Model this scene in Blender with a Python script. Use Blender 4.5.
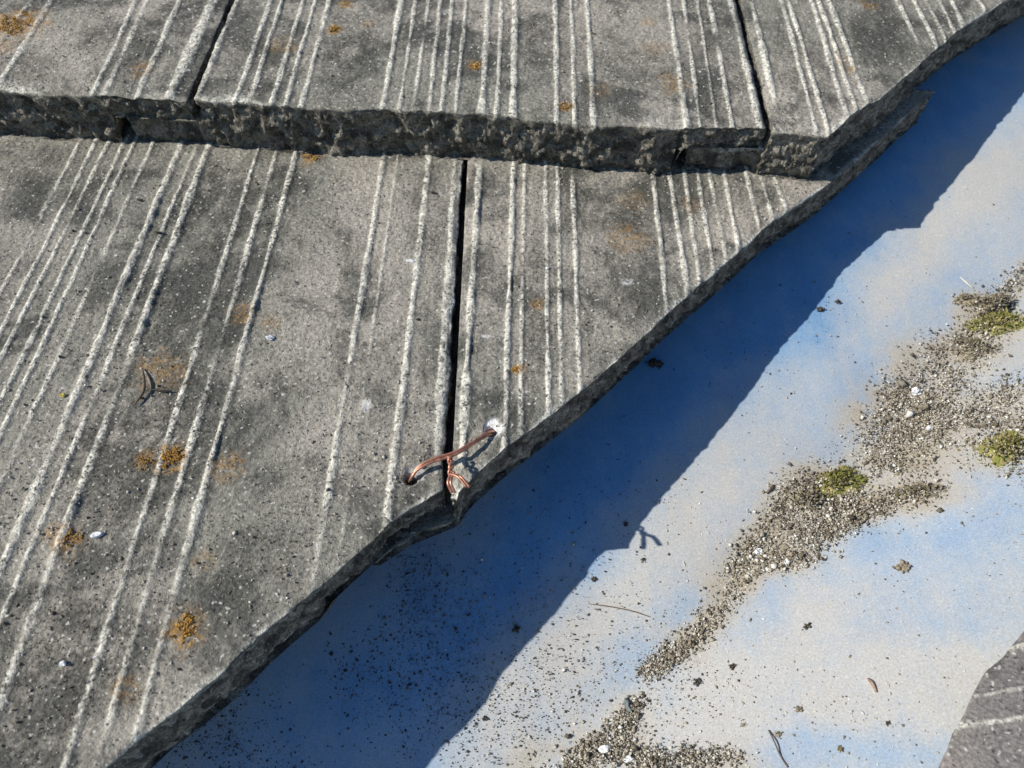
import bpy, math, random
import numpy as np
from mathutils import Matrix, Vector

for o in list(bpy.data.objects):
    bpy.data.objects.remove(o)
scene = bpy.context.scene
col = scene.collection
random.seed(5)
RNG = np.random.default_rng(11)

# ------------------------------------------------------------------ frames
# "tile frame": x across the slope, y up the slope, z out of the tile face.
PITCH_TILE = math.radians(17.0)          # a tile lies a little flatter than its roof
WORLD_H = 3.0                            # the eaves corner stands 3 m above the ground
cp, sp = math.cos(PITCH_TILE), math.sin(PITCH_TILE)
T2W = np.array([[1, 0, 0], [0, cp, -sp], [0, sp, cp]])     # tile frame -> world
W0 = np.array([0, 0, WORLD_H])
F_PX = 740.0
CAM_M = np.array([[0.9993980207774664, -0.03422991905672179, -0.005648779288754614],
                  [0.025680087677142756, 0.8393720086471804, -0.5429504251738755],
                  [0.02332657632352099, 0.5424785191516509, 0.8397457514605566]])
CAM_C = np.array([0.027797683527546902, -0.32473877118929206, 0.275023823381668])
TH = 0.030                               # tile thickness at its nose


def to_world(p):
    return T2W @ np.asarray(p, float) + W0


def ray(px, py):
    return CAM_M @ np.array([px - 512.0, 384.0 - py, -F_PX])


def hit(px, py, z=0.0):
    d = ray(px, py)
    return CAM_C + d * (z - CAM_C[2]) / d[2]


def frame_matrix(base, rot=None):
    m = Matrix.Identity(4)
    R = T2W if rot is None else rot
    for i in range(3):
        for j in range(3):
            m[i][j] = float(R[i, j])
    w = to_world(base)
    for i in range(3):
        m[i][3] = float(w[i])
    return m


# ------------------------------------------------------------------ camera
cam_data = bpy.data.cameras.new('camera')
cam_data.sensor_width = 36.0
cam_data.lens = F_PX / 1024.0 * 36.0
cam_data.clip_start = 0.005
cam_data.clip_end = 3000.0
cam_data.dof.use_dof = True
cam_data.dof.focus_distance = 0.335
cam_data.dof.aperture_fstop = 13.0
cam = bpy.data.objects.new('camera', cam_data)
col.objects.link(cam)
cam.matrix_world = frame_matrix(CAM_C, T2W @ CAM_M)
scene.camera = cam

# ------------------------------------------------------------------ light
SUN_T = np.array([-1.20, -0.10, 1.0])    # towards the sun, tile frame
sun_w = T2W @ SUN_T
sun_w = sun_w / np.linalg.norm(sun_w)
SUN_EL = math.asin(sun_w[2])
SUN_AZ = math.atan2(sun_w[0], sun_w[1])
world = bpy.data.worlds.new('World')
scene.world = world
world.use_nodes = True
wn = world.node_tree
for nd in list(wn.nodes):
    wn.nodes.remove(nd)
sky = wn.nodes.new('ShaderNodeTexSky')
sky.sky_type = 'NISHITA'
sky.sun_disc = False
sky.sun_elevation = SUN_EL
sky.sun_rotation = SUN_AZ
sky.air_density = 1.0
sky.dust_density = 0.0
sky.ozone_density = 5.0
bg = wn.nodes.new('ShaderNodeBackground')
bg.inputs['Strength'].default_value = 0.10
wo = wn.nodes.new('ShaderNodeOutputWorld')
wn.links.new(sky.outputs[0], bg.inputs[0])
wn.links.new(bg.outputs[0], wo.inputs[0])
sl = bpy.data.lights.new('sun', 'SUN')
sl.energy = 5.0
sl.angle = math.radians(0.53)
sl.color = (1.0, 0.94, 0.84)
sun = bpy.data.objects.new('sun', sl)
col.objects.link(sun)
sun.location = (-3, -1, 8)
sun.rotation_euler = Vector([float(v) for v in sun_w]).to_track_quat('Z', 'Y').to_euler()

scene.view_settings.view_transform = 'Standard'
scene.view_settings.look = 'None'
scene.view_settings.gamma = 1.0
scene.view_settings.use_curve_mapping = False
scene.view_settings.exposure = 0.0


# ------------------------------------------------------------------ noise (numpy)
def _h(i, j, k, s):
    n = (i.astype(np.int64) * 374761393 + j.astype(np.int64) * 668265263
         + k.astype(np.int64) * 2147483647 + s * 974634777) & 0xFFFFFFFF
    n = ((n ^ (n >> 13)) * 1274126177) & 0xFFFFFFFF
    n = ((n ^ (n >> 15)) * 2246822519) & 0xFFFFFFFF
    n = n ^ (n >> 16)
    return (n & 0xFFFFFF) / float(0xFFFFFF) * 2 - 1


def vnoise(x, y, z, s=0):
    x, y, z = np.broadcast_arrays(np.asarray(x, float), np.asarray(y, float), np.asarray(z, float))
    xi, yi, zi = np.floor(x), np.floor(y), np.floor(z)
    fx, fy, fz = x - xi, y - yi, z - zi
    fx = fx * fx * (3 - 2 * fx)
    fy = fy * fy * (3 - 2 * fy)
    fz = fz * fz * (3 - 2 * fz)
    r = 0
    for a in (0, 1):
        wx = fx if a else 1 - fx
        for b in (0, 1):
            wy = fy if b else 1 - fy
            for c in (0, 1):
                wz = fz if c else 1 - fz
                r = r + wx * wy * wz * _h(xi + a, yi + b, zi + c, s)
    return r


def fbm(x, y, z, size, octaves=3, s=0, gain=0.55):
    """noise with features of `size` metres, about -1..1"""
    r, amp, f, tot = 0, 1.0, 1.0 / size, 0
    x, y, z = np.broadcast_arrays(np.asarray(x, float), np.asarray(y, float), np.asarray(z, float))
    for o in range(octaves):
        # turn the lattice so that it never lines up with an edge
        x, y, z = 0.64 * x + 0.48 * y + 0.60 * z, -0.60 * x + 0.80 * y, -0.48 * x - 0.36 * y + 0.80 * z
        r = r + amp * vnoise(x * f + 17.3 * o, y * f - 9.1 * o, z * f + 3.7 * o, s + o)
        tot += amp
        amp *= gain
        f *= 2.03
    return r / tot * 1.5


def sstep(a, b, x):
    t = np.clip((np.asarray(x, float) - a) / (b - a), 0, 1)
    return t * t * (3 - 2 * t)


# ------------------------------------------------------------------ material helper
class Mat:
    def __init__(self, name):
        self.m = bpy.data.materials.new(name)
        self.m.use_nodes = True
        self.t = self.m.node_tree
        self.b = self.t.nodes['Principled BSDF']
        self.out = self.t.nodes['Material Output']

    def n(self, typ, **kw):
        nd = self.t.nodes.new(typ)
        for k, v in kw.items():
            setattr(nd, k, v)
        return nd

    def l(self, a, b):
        self.t.links.new(a, b)

    def coord(self):
        if not hasattr(self, '_c'):
            self._c = self.n('ShaderNodeTexCoord').outputs['Object']
        return self._c

    def noise(self, scale, detail=3, rough=0.55, dist=0.0, off=None):
        nd = self.n('ShaderNodeTexNoise')
        nd.inputs['Scale'].default_value = scale
        nd.inputs['Detail'].default_value = detail
        nd.inputs['Roughness'].default_value = rough
        nd.inputs['Distortion'].default_value = dist
        src = self.coord()
        if off:
            mp = self.n('ShaderNodeMapping')
            mp.inputs['Location'].default_value = off
            self.l(src, mp.inputs['Vector'])
            src = mp.outputs[0]
        self.l(src, nd.inputs['Vector'])
        return nd.outputs['Fac']

    def voro(self, scale, feature='F1', out='Distance'):
        nd = self.n('ShaderNodeTexVoronoi', feature=feature)
        nd.inputs['Scale'].default_value = scale
        self.l(self.coord(), nd.inputs['Vector'])
        return nd.outputs[out]

    def ramp(self, fac, a, b, lo=0.0, hi=1.0):
        nd = self.n('ShaderNodeMapRange', interpolation_type='SMOOTHSTEP')
        nd.inputs['From Min'].default_value = a
        nd.inputs['From Max'].default_value = b
        nd.inputs['To Min'].default_value = lo
        nd.inputs['To Max'].default_value = hi
        self.l(fac, nd.inputs['Value'])
        return nd.outputs['Result']

    def math(self, op, a, b=None, clamp=False):
        nd = self.n('ShaderNodeMath', operation=op, use_clamp=clamp)
        for i, v in enumerate((a, b)):
            if v is None:
                continue
            if isinstance(v, (int, float)):
                nd.inputs[i].default_value = v
            else:
                self.l(v, nd.inputs[i])
        return nd.outputs[0]

    def mix(self, fac, a, b, mode='MIX'):
        nd = self.n('ShaderNodeMix', data_type='RGBA', blend_type=mode)
        for sock, v in ((nd.inputs[0], fac), (nd.inputs[6], a), (nd.inputs[7], b)):
            if isinstance(v, (int, float)):
                sock.default_value = v
            elif isinstance(v, tuple):
                sock.default_value = (*v, 1.0)
            else:
                self.l(v, sock)
        return nd.outputs[2]

    def attr(self, name):
        return self.n('ShaderNodeAttribute', attribute_name=name).outputs['Fac']

    def grey(self, v):
        nd = self.n('ShaderNodeCombineColor')
        for i in range(3):
            self.l(v, nd.inputs[i])
        return nd.outputs[0]

    def bump(self, h, strength, dist, prev=None):
        nd = self.n('ShaderNodeBump')
        nd.inputs['Strength'].default_value = strength
        nd.inputs['Distance'].default_value = dist
        self.l(h, nd.inputs['Height'])
        if prev is not None:
            self.l(prev, nd.inputs['Normal'])
        return nd.outputs[0]

    def finish(self, color, rough=0.9, spec=0.3, normal=None, metallic=0.0):
        if isinstance(color, tuple):
            self.b.inputs['Base Color'].default_value = (*color, 1)
        else:
            self.l(color, self.b.inputs['Base Color'])
        if isinstance(rough, float):
            self.b.inputs['Roughness'].default_value = rough
        else:
            self.l(rough, self.b.inputs['Roughness'])
        self.b.inputs['Specular IOR Level'].default_value = spec
        self.b.inputs['Metallic'].default_value = metallic
        if normal is not None:
            self.l(normal, self.b.inputs['Normal'])
        return self.m


def concrete(name, base=(0.262, 0.252, 0.212), warm=(0.39, 0.355, 0.302), dark=(0.100, 0.099, 0.086)):
    M = Mat(name)
    big = M.noise(9, 3, 0.6)
    mid = M.noise(26, 8, 0.70, 0.6)
    c = M.mix(M.ramp(big, 0.42, 0.68), base, warm)
    c = M.mix(M.math('MULTIPLY', M.ramp(mid, 0.45, 0.62), 1.0), c, dark)
    c = M.mix(M.math('MULTIPLY', M.attr('warm'), M.ramp(mid, 0.7, 0.35)), c, warm)
    gm = M.math('MULTIPLY', M.attr('grime'), M.ramp(M.noise(75, 6, 0.75, 0.3, (7, 3, 0)), 0.34, 0.58))
    c = M.mix(M.math('MULTIPLY', gm, 0.9), c, (0.085, 0.083, 0.070))
    # side faces: grimy exposed aggregate
    agg = M.voro(330, out='Color')
    aggv = M.n('ShaderNodeSeparateColor')
    M.l(agg, aggv.inputs[0])
    sidec = M.mix(M.ramp(M.noise(130, 3, 0.6), 0.35, 0.7), (0.115, 0.107, 0.090), (0.42, 0.385, 0.32))
    sidec = M.mix(M.math('MULTIPLY', M.ramp(aggv.outputs[0], 0.82, 0.92), 0.7), sidec, (0.46, 0.44, 0.38))
    c = M.mix(M.attr('side'), c, sidec)
    # worn pale ribs and rims
    gr = M.noise(520, 3, 0.7)
    gr2 = M.noise(170, 3, 0.6, 0.0, (0.3, 0.1, 0))
    ribm = M.math('MULTIPLY', M.ramp(M.attr('rib'), 0.08, 0.6), M.ramp(gr, 0.37, 0.48))
    ribm = M.math('MULTIPLY', ribm, M.ramp(gr2, 0.34, 0.58, 0.38, 1.0))
    ribm = M.math('MULTIPLY', ribm, M.ramp(mid, 0.75, 0.45, 0.55, 1.0))
    c = M.mix(ribm, c, (0.72, 0.695, 0.60))
    # lichen stain
    lm = M.math('MULTIPLY', M.attr('lichen'), M.ramp(M.noise(420, 3, 0.6), 0.40, 0.54))
    c = M.mix(lm, c, (0.37, 0.205, 0.055))
    c = M.mix(M.math('MULTIPLY', M.attr('chalk'), M.ramp(gr2, 0.25, 0.5)), c, (0.80, 0.80, 0.78))
    # sand grain speckle
    sp1 = M.noise(680, 3, 0.8)
    c = M.mix(M.math('ADD', 0.62, M.math('MULTIPLY', gm, 0.38)), c, M.mix(1.0, c, M.grey(M.ramp(sp1, 0.30, 0.70, 0.40, 1.58)), 'MULTIPLY'))
    sp2 = M.noise(520, 1, 0.5, 0.0, (2.1, 0.7, 0.4))
    c = M.mix(M.ramp(sp2, 0.67, 0.73, 0.0, 0.8), c, (0.62, 0.60, 0.55))
    sp3 = M.noise(560, 1, 0.5, 0.0, (5.1, 3.7, 1.4))
    c = M.mix(M.ramp(sp3, 0.66, 0.72, 0.0, 0.85), c, (0.045, 0.043, 0.04))
    nrm = M.bump(gr, 0.6, 0.0014)
    nrm = M.bump(sp1, 0.6, 0.0010, nrm)
    sb = M.math('MULTIPLY', M.noise(260, 4, 0.7), M.attr('side'))
    nrm = M.bump(sb, 0.9, 0.004, nrm)
    sb2 = M.math('MULTIPLY', M.noise(620, 3, 0.75), M.attr('side'))
    nrm = M.bump(sb2, 0.9, 0.0022, nrm)
    return M.finish(c, 0.93, 0.2, nrm)


MAT_TILE = concrete('weathered_concrete')
MAT_TILE_B = concrete('weathered_concrete_opposite', base=(0.20, 0.19, 0.178), warm=(0.34, 0.295, 0.265), dark=(0.11, 0.108, 0.102))


def metal_mat():
    M = Mat('painted_valley_metal')
    d = M.attr('dust_shade')  # dust film, lowered in the shadow zone to paint the shade bluer
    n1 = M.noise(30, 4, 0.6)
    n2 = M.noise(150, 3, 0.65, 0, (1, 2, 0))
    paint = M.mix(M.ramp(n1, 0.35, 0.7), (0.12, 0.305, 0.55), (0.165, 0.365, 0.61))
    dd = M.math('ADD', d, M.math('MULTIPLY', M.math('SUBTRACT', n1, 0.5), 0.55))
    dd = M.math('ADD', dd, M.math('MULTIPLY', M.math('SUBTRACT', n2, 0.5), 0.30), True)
    # run-off streaks across the sheet towards the fold
    mp_ = M.n('ShaderNodeMapping')
    mp_.inputs['Rotation'].default_value = (0, 0, math.radians(48))
    mp_.inputs['Scale'].default_value = (130, 14, 30)
    M.l(M.coord(), mp_.inputs['Vector'])
    st = M.n('ShaderNodeTexNoise')
    st.inputs['Scale'].default_value = 1.0
    st.inputs['Detail'].default_value = 5
    st.inputs['Roughness'].default_value = 0.65
    M.l(mp_.outputs[0], st.inputs['Vector'])
    dd = M.math('ADD', dd, M.math('MULTIPLY', M.math('SUBTRACT', st.outputs['Fac'], 0.5), 0.45), True)
    n3 = M.noise(420, 4, 0.75, 0, (4, 2, 1))
    dd = M.math('ADD', dd, M.math('MULTIPLY', M.math('SUBTRACT', n3, 0.5), 0.35), True)
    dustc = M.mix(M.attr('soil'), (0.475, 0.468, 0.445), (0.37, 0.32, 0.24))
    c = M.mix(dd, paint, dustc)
    fine = M.noise(1300, 2, 0.7)
    c = M.mix(1.0, c, M.grey(M.ramp(fine, 0.3, 0.7, 0.86, 1.13)), 'MULTIPLY')
    pale = M.noise(700, 1, 0.5, 0, (3, 1, 0))
    c = M.mix(M.math('MULTIPLY', M.ramp(pale, 0.66, 0.76), M.math('MULTIPLY', dd, 0.4)), c, (0.74, 0.72, 0.66))
    rough = M.ramp(dd, 0.0, 0.7, 0.36, 0.8)
    nrm = M.bump(fine, 0.12, 0.0004)
    return M.finish(c, rough, 0.5, nrm)


MAT_METAL = metal_mat()


def grain_mat(name, pal):
    """colour by a per-grain value stored on the mesh"""
    M = Mat(name)
    r = M.n('ShaderNodeValToRGB')
    r.color_ramp.interpolation = 'CONSTANT'
    els = r.color_ramp.elements
    while len(els) < len(pal):
        els.new(0.5)
    for i, c in enumerate(pal):
        els[i].position = i / len(pal)
        els[i].color = (*c, 1)
    M.l(M.attr('tone'), r.inputs[0])
    f = M.noise(1400, 2, 0.7)
    c = M.mix(1.0, r.outputs[0], M.grey(M.ramp(f, 0.25, 0.75, 0.6, 1.35)), 'MULTIPLY')
    return M.finish(c, 0.92, 0.2, M.bump(f, 0.5, 0.0004))


MAT_GRIT = grain_mat('roof_grit', [(0.25, 0.225, 0.175), (0.15, 0.13, 0.095), (0.40, 0.365, 0.29), (0.085, 0.072, 0.055),
                                   (0.31, 0.26, 0.19), (0.58, 0.54, 0.45), (0.24, 0.205, 0.15), (0.72, 0.70, 0.64)])
MAT_SOIL = grain_mat('soil_crumbs', [(0.07, 0.062, 0.05), (0.12, 0.105, 0.08), (0.05, 0.045, 0.04), (0.19, 0.165, 0.125)])
MAT_MOSS = grain_mat('moss_leaves', [(0.27, 0.26, 0.075), (0.19, 0.20, 0.05), (0.34, 0.31, 0.11), (0.30, 0.25, 0.12), (0.38, 0.35, 0.15)])
MAT_MOSS_DRY = grain_mat('dry_moss', [(0.30, 0.255, 0.185), (0.22, 0.19, 0.14), (0.38, 0.335, 0.255), (0.21, 0.195, 0.10)])
MAT_LICHEN = grain_mat('orange_lichen', [(0.46, 0.25, 0.045), (0.36, 0.19, 0.05), (0.53, 0.33, 0.09), (0.26, 0.16, 0.07)])


def plain(name, color, rough=0.8, var=0.35, scale=700, spec=0.3, metallic=0.0):
    M = Mat(name)
    f = M.noise(scale, 3, 0.6)
    c = M.mix(1.0, color, M.grey(M.ramp(f, 0.3, 0.7, 1 - var, 1 + var)), 'MULTIPLY')
    return M.finish(c, rough, spec, M.bump(f, 0.3, 0.0003), metallic)


MAT_COPPER = plain('copper_wire', (0.47, 0.225, 0.15), 0.36, 0.35, 400, 0.5, 0.55)
MAT_WHITE = plain('white_chip', (0.75, 0.76, 0.77), 0.7, 0.15)
MAT_TWIG = plain('dry_twig', (0.15, 0.11, 0.075), 0.85, 0.4)
MAT_NEEDLE = plain('pale_needle', (0.62, 0.58, 0.48), 0.6, 0.2)
MAT_STONE = plain('slate_chip', (0.16, 0.18, 0.175), 0.8, 0.25)
MAT_SEED = plain('dark_seed', (0.035, 0.03, 0.028), 0.6, 0.3)
MAT_YELLOW = plain('yellow_petal', (0.55, 0.43, 0.10), 0.7, 0.2)
MAT_UNDERLAY = plain('bitumen_underlay', (0.03, 0.03, 0.032), 0.9, 0.3, 60)
MAT_GROUND = plain('ground_grass', (0.07, 0.085, 0.04), 0.95, 0.5, 2)


# ------------------------------------------------------------------ objects
def mesh_obj(name, verts, faces, mat, parent=None, attrs=None, smooth=False, matrix=None):
    me = bpy.data.meshes.new(name)
    verts = np.asarray(verts, np.float32)
    if isinstance(faces, np.ndarray):
        k = faces.shape[1]
        me.vertices.add(len(verts))
        me.vertices.foreach_set('co', verts.ravel())
        me.loops.add(faces.size)
        me.loops.foreach_set('vertex_index', faces.astype(np.int32).ravel())
        me.polygons.add(len(faces))
        me.polygons.foreach_set('loop_start', np.arange(0, faces.size, k, dtype=np.int32))
        me.update(calc_edges=True)
    else:
        me.from_pydata(verts.tolist(), [], faces)
    if smooth:
        me.polygons.foreach_set('use_smooth', np.ones(len(me.polygons), dtype=bool))
    for k, v in (attrs or {}).items():
        a = me.attributes.new(k, 'FLOAT', 'POINT')
        a.data.foreach_set('value', np.asarray(v, np.float32))
    me.materials.append(mat)
    me.validate()
    o = bpy.data.objects.new(name, me)
    col.objects.link(o)
    if parent:
        o.parent = parent
    if matrix is not None:
        o.matrix_world = matrix
    return o


def empty(name, matrix):
    o = bpy.data.objects.new(name, None)
    o.empty_display_size = 0.02
    col.objects.link(o)
    o.matrix_world = matrix
    return o


def tag(o, label=None, cat=None, group=None, kind=None):
    if label:
        o['label'] = label
    if cat:
        o['category'] = cat
    if group:
        o['group'] = group
    if kind:
        o['kind'] = kind
    return o


# ------------------------------------------------------------------ ground
gm = mesh_obj('ground', [(-600, -600, 0), (600, -600, 0), (600, 600, 0), (-600, 600, 0)], [(0, 1, 2, 3)], MAT_GROUND)
tag(gm, kind='structure')

# ------------------------------------------------------------------ the valley planes
H0, KM, MM = 0.0591, 0.0743, 0.0775        # near half of the metal: z = -H0 + KM*y + MM*x  (tile frame)


def metal_a(px, py):
    d = ray(px, py)
    t = (-H0 + KM * CAM_C[1] + MM * CAM_C[0] - CAM_C[2]) / (d[2] - KM * d[1] - MM * d[0])
    return CAM_C + d * t


VA, VB = metal_a(1024, 292), metal_a(553, 768)
VDIR = (VA - VB) / np.linalg.norm(VA - VB)            # up the valley
NA = np.array([-MM, -KM, 1.0])
NA /= np.linalg.norm(NA)
vert = T2W.T @ np.array([0, 0, 1.0])                  # world up in the tile frame
lat = np.cross(VDIR, vert)
lat /= np.linalg.norm(lat)                            # horizontal, to the far side
NB = NA - 2 * (NA @ lat) * lat                        # the opposite slope mirrors this one
PA = np.cross(VDIR, NA)
PA = PA if PA @ lat < 0 else -PA                      # in the near metal, away from the fold
PB = np.cross(VDIR, NB)
PB = PB if PB @ lat > 0 else -PB


def plane_hit(px, py, n, p0):
    d = ray(px, py)
    return CAM_C + d * (((p0 - CAM_C) @ n) / (d @ n))


DENTS = [(metal_a(980, 178), .040, .0020), (metal_a(585, 600), .028, -.0020)]


def metal_dent(P):
    """the sheet is a little buckled: height off its plane"""
    P = np.asarray(P)
    r = 0
    for c, rad, h in DENTS:
        r = r + h * np.exp(-((P[..., 0] - c[0]) ** 2 + (P[..., 1] - c[1]) ** 2) / rad ** 2)
    return r


def metal_hit(px, py):
    p, n = metal_flat(px, py)
    return p + n * metal_dent(p), n


def metal_flat(px, py):
    a, b = plane_hit(px, py, NA, VB), plane_hit(px, py, NB, VB)
    da, db = np.linalg.norm(a - CAM_C), np.linalg.norm(b - CAM_C)
    return (a, NA) if da < db else (b, NB)


# ------------------------------------------------------------------ concrete tiles
def ln(x1, y1, x2, y2, w=2.0, h=1.0, z=0.0, y0=-9, y1f=9, wh=1.0):
    """a rib through two pixels on the tile face -> straight line in the tile frame (w in mm half width)"""
    a, b = hit(x1, y1, z), hit(x2, y2, z)
    s = (b[0] - a[0]) / (b[1] - a[1])
    return dict(x=a[0], y=a[1], s=s, w=w * 1e-3, h=h * .78e-3, y0=y0, y1=y1f, wh=wh)


def make_tile(name, parent, xl, xr, ys, nx, z0, ribs, mat, butt=None, butt_fade=.09, zbot=None, grimes=(), seed=0, cut_side=None,
              holes=(), lichens=(), warms=(), chalks=(), levels=18, rough_side=1.0, side_amp=0.0027, smooth=True):
    ys = np.asarray(ys, float)
    ny = len(ys)
    S, E = np.meshgrid(np.linspace(0, 1, nx), ys)
    XL, XR = xl(E), xr(E)
    X = XL + (XR - XL) * S
    Y = E.copy()
    if butt is not None:
        fade = 1 - sstep(ys[0], ys[0] + butt_fade, E)
        Y = Y + butt(X) * fade
    # a ragged outline
    ragx = 0.0009 * fbm(X * 0, E, 0 * E, 0.010, 4, seed + 3) + 0.0003 * fbm(X * 0, E, 0 * E, 0.05, 2, seed + 9)
    eR = np.exp(-((XR - X) / 0.006))
    eL = np.exp(-((X - XL) / 0.006))
    eB = np.exp(-((E - ys[0]) / 0.006))
    if cut_side == 'R':
        X = X + ragx * eR * 1.1
    elif cut_side == 'L':
        X = X + ragx * eL * 1.6
    else:
        X = X + ragx * (eR - eL) * 0.22
    Y = Y + (0.0011 * fbm(X, 0 * E, 0 * E, 0.012, 3, seed + 5) + 0.0012 * fbm(X, 0 * E, 0 * E, 0.05, 2, seed + 8)) * eB
    # relief of the face
    Z = 0.0007 * fbm(X, Y, 0, 0.06, 3, seed) + 0.00030 * fbm(X, Y, 0, 0.007, 3, seed + 1) + 0.00026 * fbm(X, Y, 0, 0.0024, 2, seed + 2)
    rib = np.zeros_like(X)
    wob = 0.00035 * fbm(0, Y, 0, 0.045, 2, seed + 12)
    for i, r in enumerate(ribs):
        cx = r['x'] + r['s'] * (Y - r['y']) + wob + 0.00022 * fbm(0 * X, Y, 0 * X + i * 3.1, 0.014, 2, seed + 20)
        wear = 0.74 + 0.13 * math.sin(i * 2.4 + seed) + 0.62 * fbm(0 * X, Y, 0 * X + i * 1.7, 0.03, 3, seed + 30)
        wear = np.clip(wear, 0.14, 1.15) * sstep(r['y0'] - 0.01, r['y0'] + 0.01, Y) * (1 - sstep(r['y1'] - 0.01, r['y1'] + 0.01, Y))
        ww = 1.02 * r['w'] * (0.90 + 0.38 * fbm(0 * X, Y, 0 * X + i * 5.3, 0.016, 3, seed + 41))
        dx = (X - cx) / ww
        prof = np.exp(-np.abs(dx) ** 2.6)
        Z = Z + r['h'] * prof * wear * (1 + 0.32 * fbm(X, Y, 0, 0.0030, 2, seed + 50))
        # the trough scraped beside a rib
        Z = Z - 0.22 * r['h'] * np.exp(-((dx - 2.0) / 0.9) ** 2) * wear
        rib = np.maximum(rib, np.exp(-np.abs((dx + 0.12) / 0.88) ** 3) * np.clip(wear * 1.15, 0, 1) * r['wh'])
    # chipped rims
    dB = E - ys[0]
    rim = np.minimum(np.minimum(XR - X, X - XL), dB)
    chip = np.clip(0.55 + 0.8 * fbm(X, Y, 0, 0.011, 3, seed + 60), 0, 1.6)
    Z = Z - 0.0013 * chip * np.exp(-np.clip(rim, 0, 1) / 0.0016)
    wearR = np.exp(-dB / 0.007) * np.clip(0.25 + 1.0 * fbm(X, Y, 0, 0.03, 3, seed + 66), 0, 1)
    if cut_side == 'R':
        wearR = np.maximum(wearR, 0.95 * np.exp(-(XR - X) / 0.0024) * np.clip(0.4 + 1.0 * fbm(X, Y, 0, 0.02, 3, seed + 67), 0, 1))
    if cut_side == 'L':
        wearR = np.maximum(wearR, 0.9 * np.exp(-(X - XL) / 0.003) * np.clip(0.3 + 1.0 * fbm(X, Y, 0, 0.02, 3, seed + 67), 0, 1))
    rib = np.maximum(rib, wearR)
    chalk = np.zeros_like(X)
    for (hx, hy, hr, ck) in holes:
        d = np.hypot(X - hx, Y - hy) * (1 + 0.16 * fbm(X, Y, 0, 0.004, 2, seed + 70))
        Z = Z - 0.011 * (1 - sstep(hr * 0.75, hr * 1.12, d))
        if ck:
            d2 = np.hypot(X - hx - 0.0012, Y - hy - 0.0012) * (1 + 0.35 * fbm(X, Y, 0, 0.005, 2, seed + 71))
            chalk = np.maximum(chalk, (1 - sstep(hr * 1.3, hr * 2.0, d2)) * ck)
            Z = Z - 0.0012 * (1 - sstep(hr * 1.2, hr * 1.9, d2))
    for (hx, hy, rx, ry, ck) in chalks:
        d = np.hypot((X - hx) / rx, (Y - hy) / ry) + 0.5 * fbm(X, Y, 0, 0.004, 3, seed + 72)
        chalk = np.maximum(chalk, (1 - sstep(0.5, 1.0, d)) * ck)
    lich = np.zeros_like(X)
    for (lx, ly, lr, ls) in lichens:
        d = np.hypot(X - lx, Y - ly) / lr + 0.45 * fbm(X, Y, 0, 0.006, 3, seed + 80)
        lich = np.maximum(lich, (1 - sstep(0.45, 1.25, d)) * ls)
    warm = np.zeros_like(X)
    for (lx, ly, rx, ry, ls) in warms:
        d = np.hypot((X - lx) / rx, (Y - ly) / ry) + 0.5 * fbm(X, Y, 0, 0.04, 3, seed + 85)
        warm = np.maximum(warm, (1 - sstep(0.4, 1.2, d)) * ls)
    grime = np.zeros_like(X)
    for (lx, ly, rx, ry, ls) in grimes:
        d = np.hypot((X - lx) / rx, (Y - ly) / ry) + 0.5 * fbm(X, Y, 0, 0.03, 4, seed + 88)
        grime = np.maximum(grime, (1 - sstep(0.35, 1.2, d)) * ls)
    Z = Z + z0
    top = np.stack([X, Y, Z], -1).reshape(-1, 3)
    idx = np.arange(ny * nx).reshape(ny, nx)
    f_top = np.stack([idx[:-1, :-1], idx[:-1, 1:], idx[1:, 1:], idx[1:, :-1]], -1).reshape(-1, 4)
    # perimeter, counter-clockwise
    loop = np.concatenate([idx[0, :], idx[1:, -1], idx[-1, -2::-1], idx[-2:0:-1, 0]])
    P = top[loop]
    nxt, prv = np.roll(P, -3, 0), np.roll(P, 3, 0)
    tg = (nxt - prv)[:, :2]
    tg /= np.maximum(np.linalg.norm(tg, axis=1, keepdims=True), 1e-9)
    N = np.stack([tg[:, 1], -tg[:, 0]], -1)
    L = len(loop)
    zb = z0 + (zbot(P[:, 0], P[:, 1]) if zbot is not None else np.full(L, -TH))
    zb = zb + 0.0012 * fbm(P[:, 0], P[:, 1], 0, 0.02, 3, seed + 90)
    lv = np.linspace(0, 1, levels + 1)[1:]
    rings = []
    for d in lv:
        z = P[:, 2] + (zb - P[:, 2]) * d
        q = np.stack([P[:, 0], P[:, 1], z], -1)
        amp = side_amp * sstep(0, 0.22, d)
        off = amp * (0.9 * fbm(q[:, 0], q[:, 1], q[:, 2] * 1.2, 0.011, 4, seed + 95, 0.7) + 0.6 * fbm(q[:, 0], q[:, 1], q[:, 2], 0.0042, 3, seed + 96, .7))
        off = off - 0.0012 * sstep(0.0, 0.2, d) - 0.0030 * sstep(0.75, 1.0, d) * (0.6 + 0.6 * fbm(q[:, 0], q[:, 1], 0, 0.03, 2, seed + 97)) * rough_side
        q[:, :2] += N * off[:, None]
        rings.append(q)
    allv = np.concatenate([top] + rings)
    base = ny * nx
    fs = []
    prev = loop
    for k in range(levels):
        cur = base + k * L + np.arange(L)
        fs.append(np.stack([prev, cur, np.roll(cur, -1), np.roll(prev, -1)], -1))
        prev = cur
    # coarse underside
    si = np.unique(np.concatenate([np.arange(0, ny, 8), [ny - 1]]))
    sj = np.unique(np.concatenate([np.arange(0, nx, 6), [nx - 1]]))
    bx, by = X[np.ix_(si, sj)], Y[np.ix_(si, sj)]
    bz = z0 + (zbot(bx, by) if zbot is not None else np.full(bx.shape, -TH)) + 0.0004
    under = np.stack([bx, by, bz], -1).reshape(-1, 3)
    ub = len(allv)
    ui = ub + np.arange(len(si) * len(sj)).reshape(len(si), len(sj))
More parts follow.
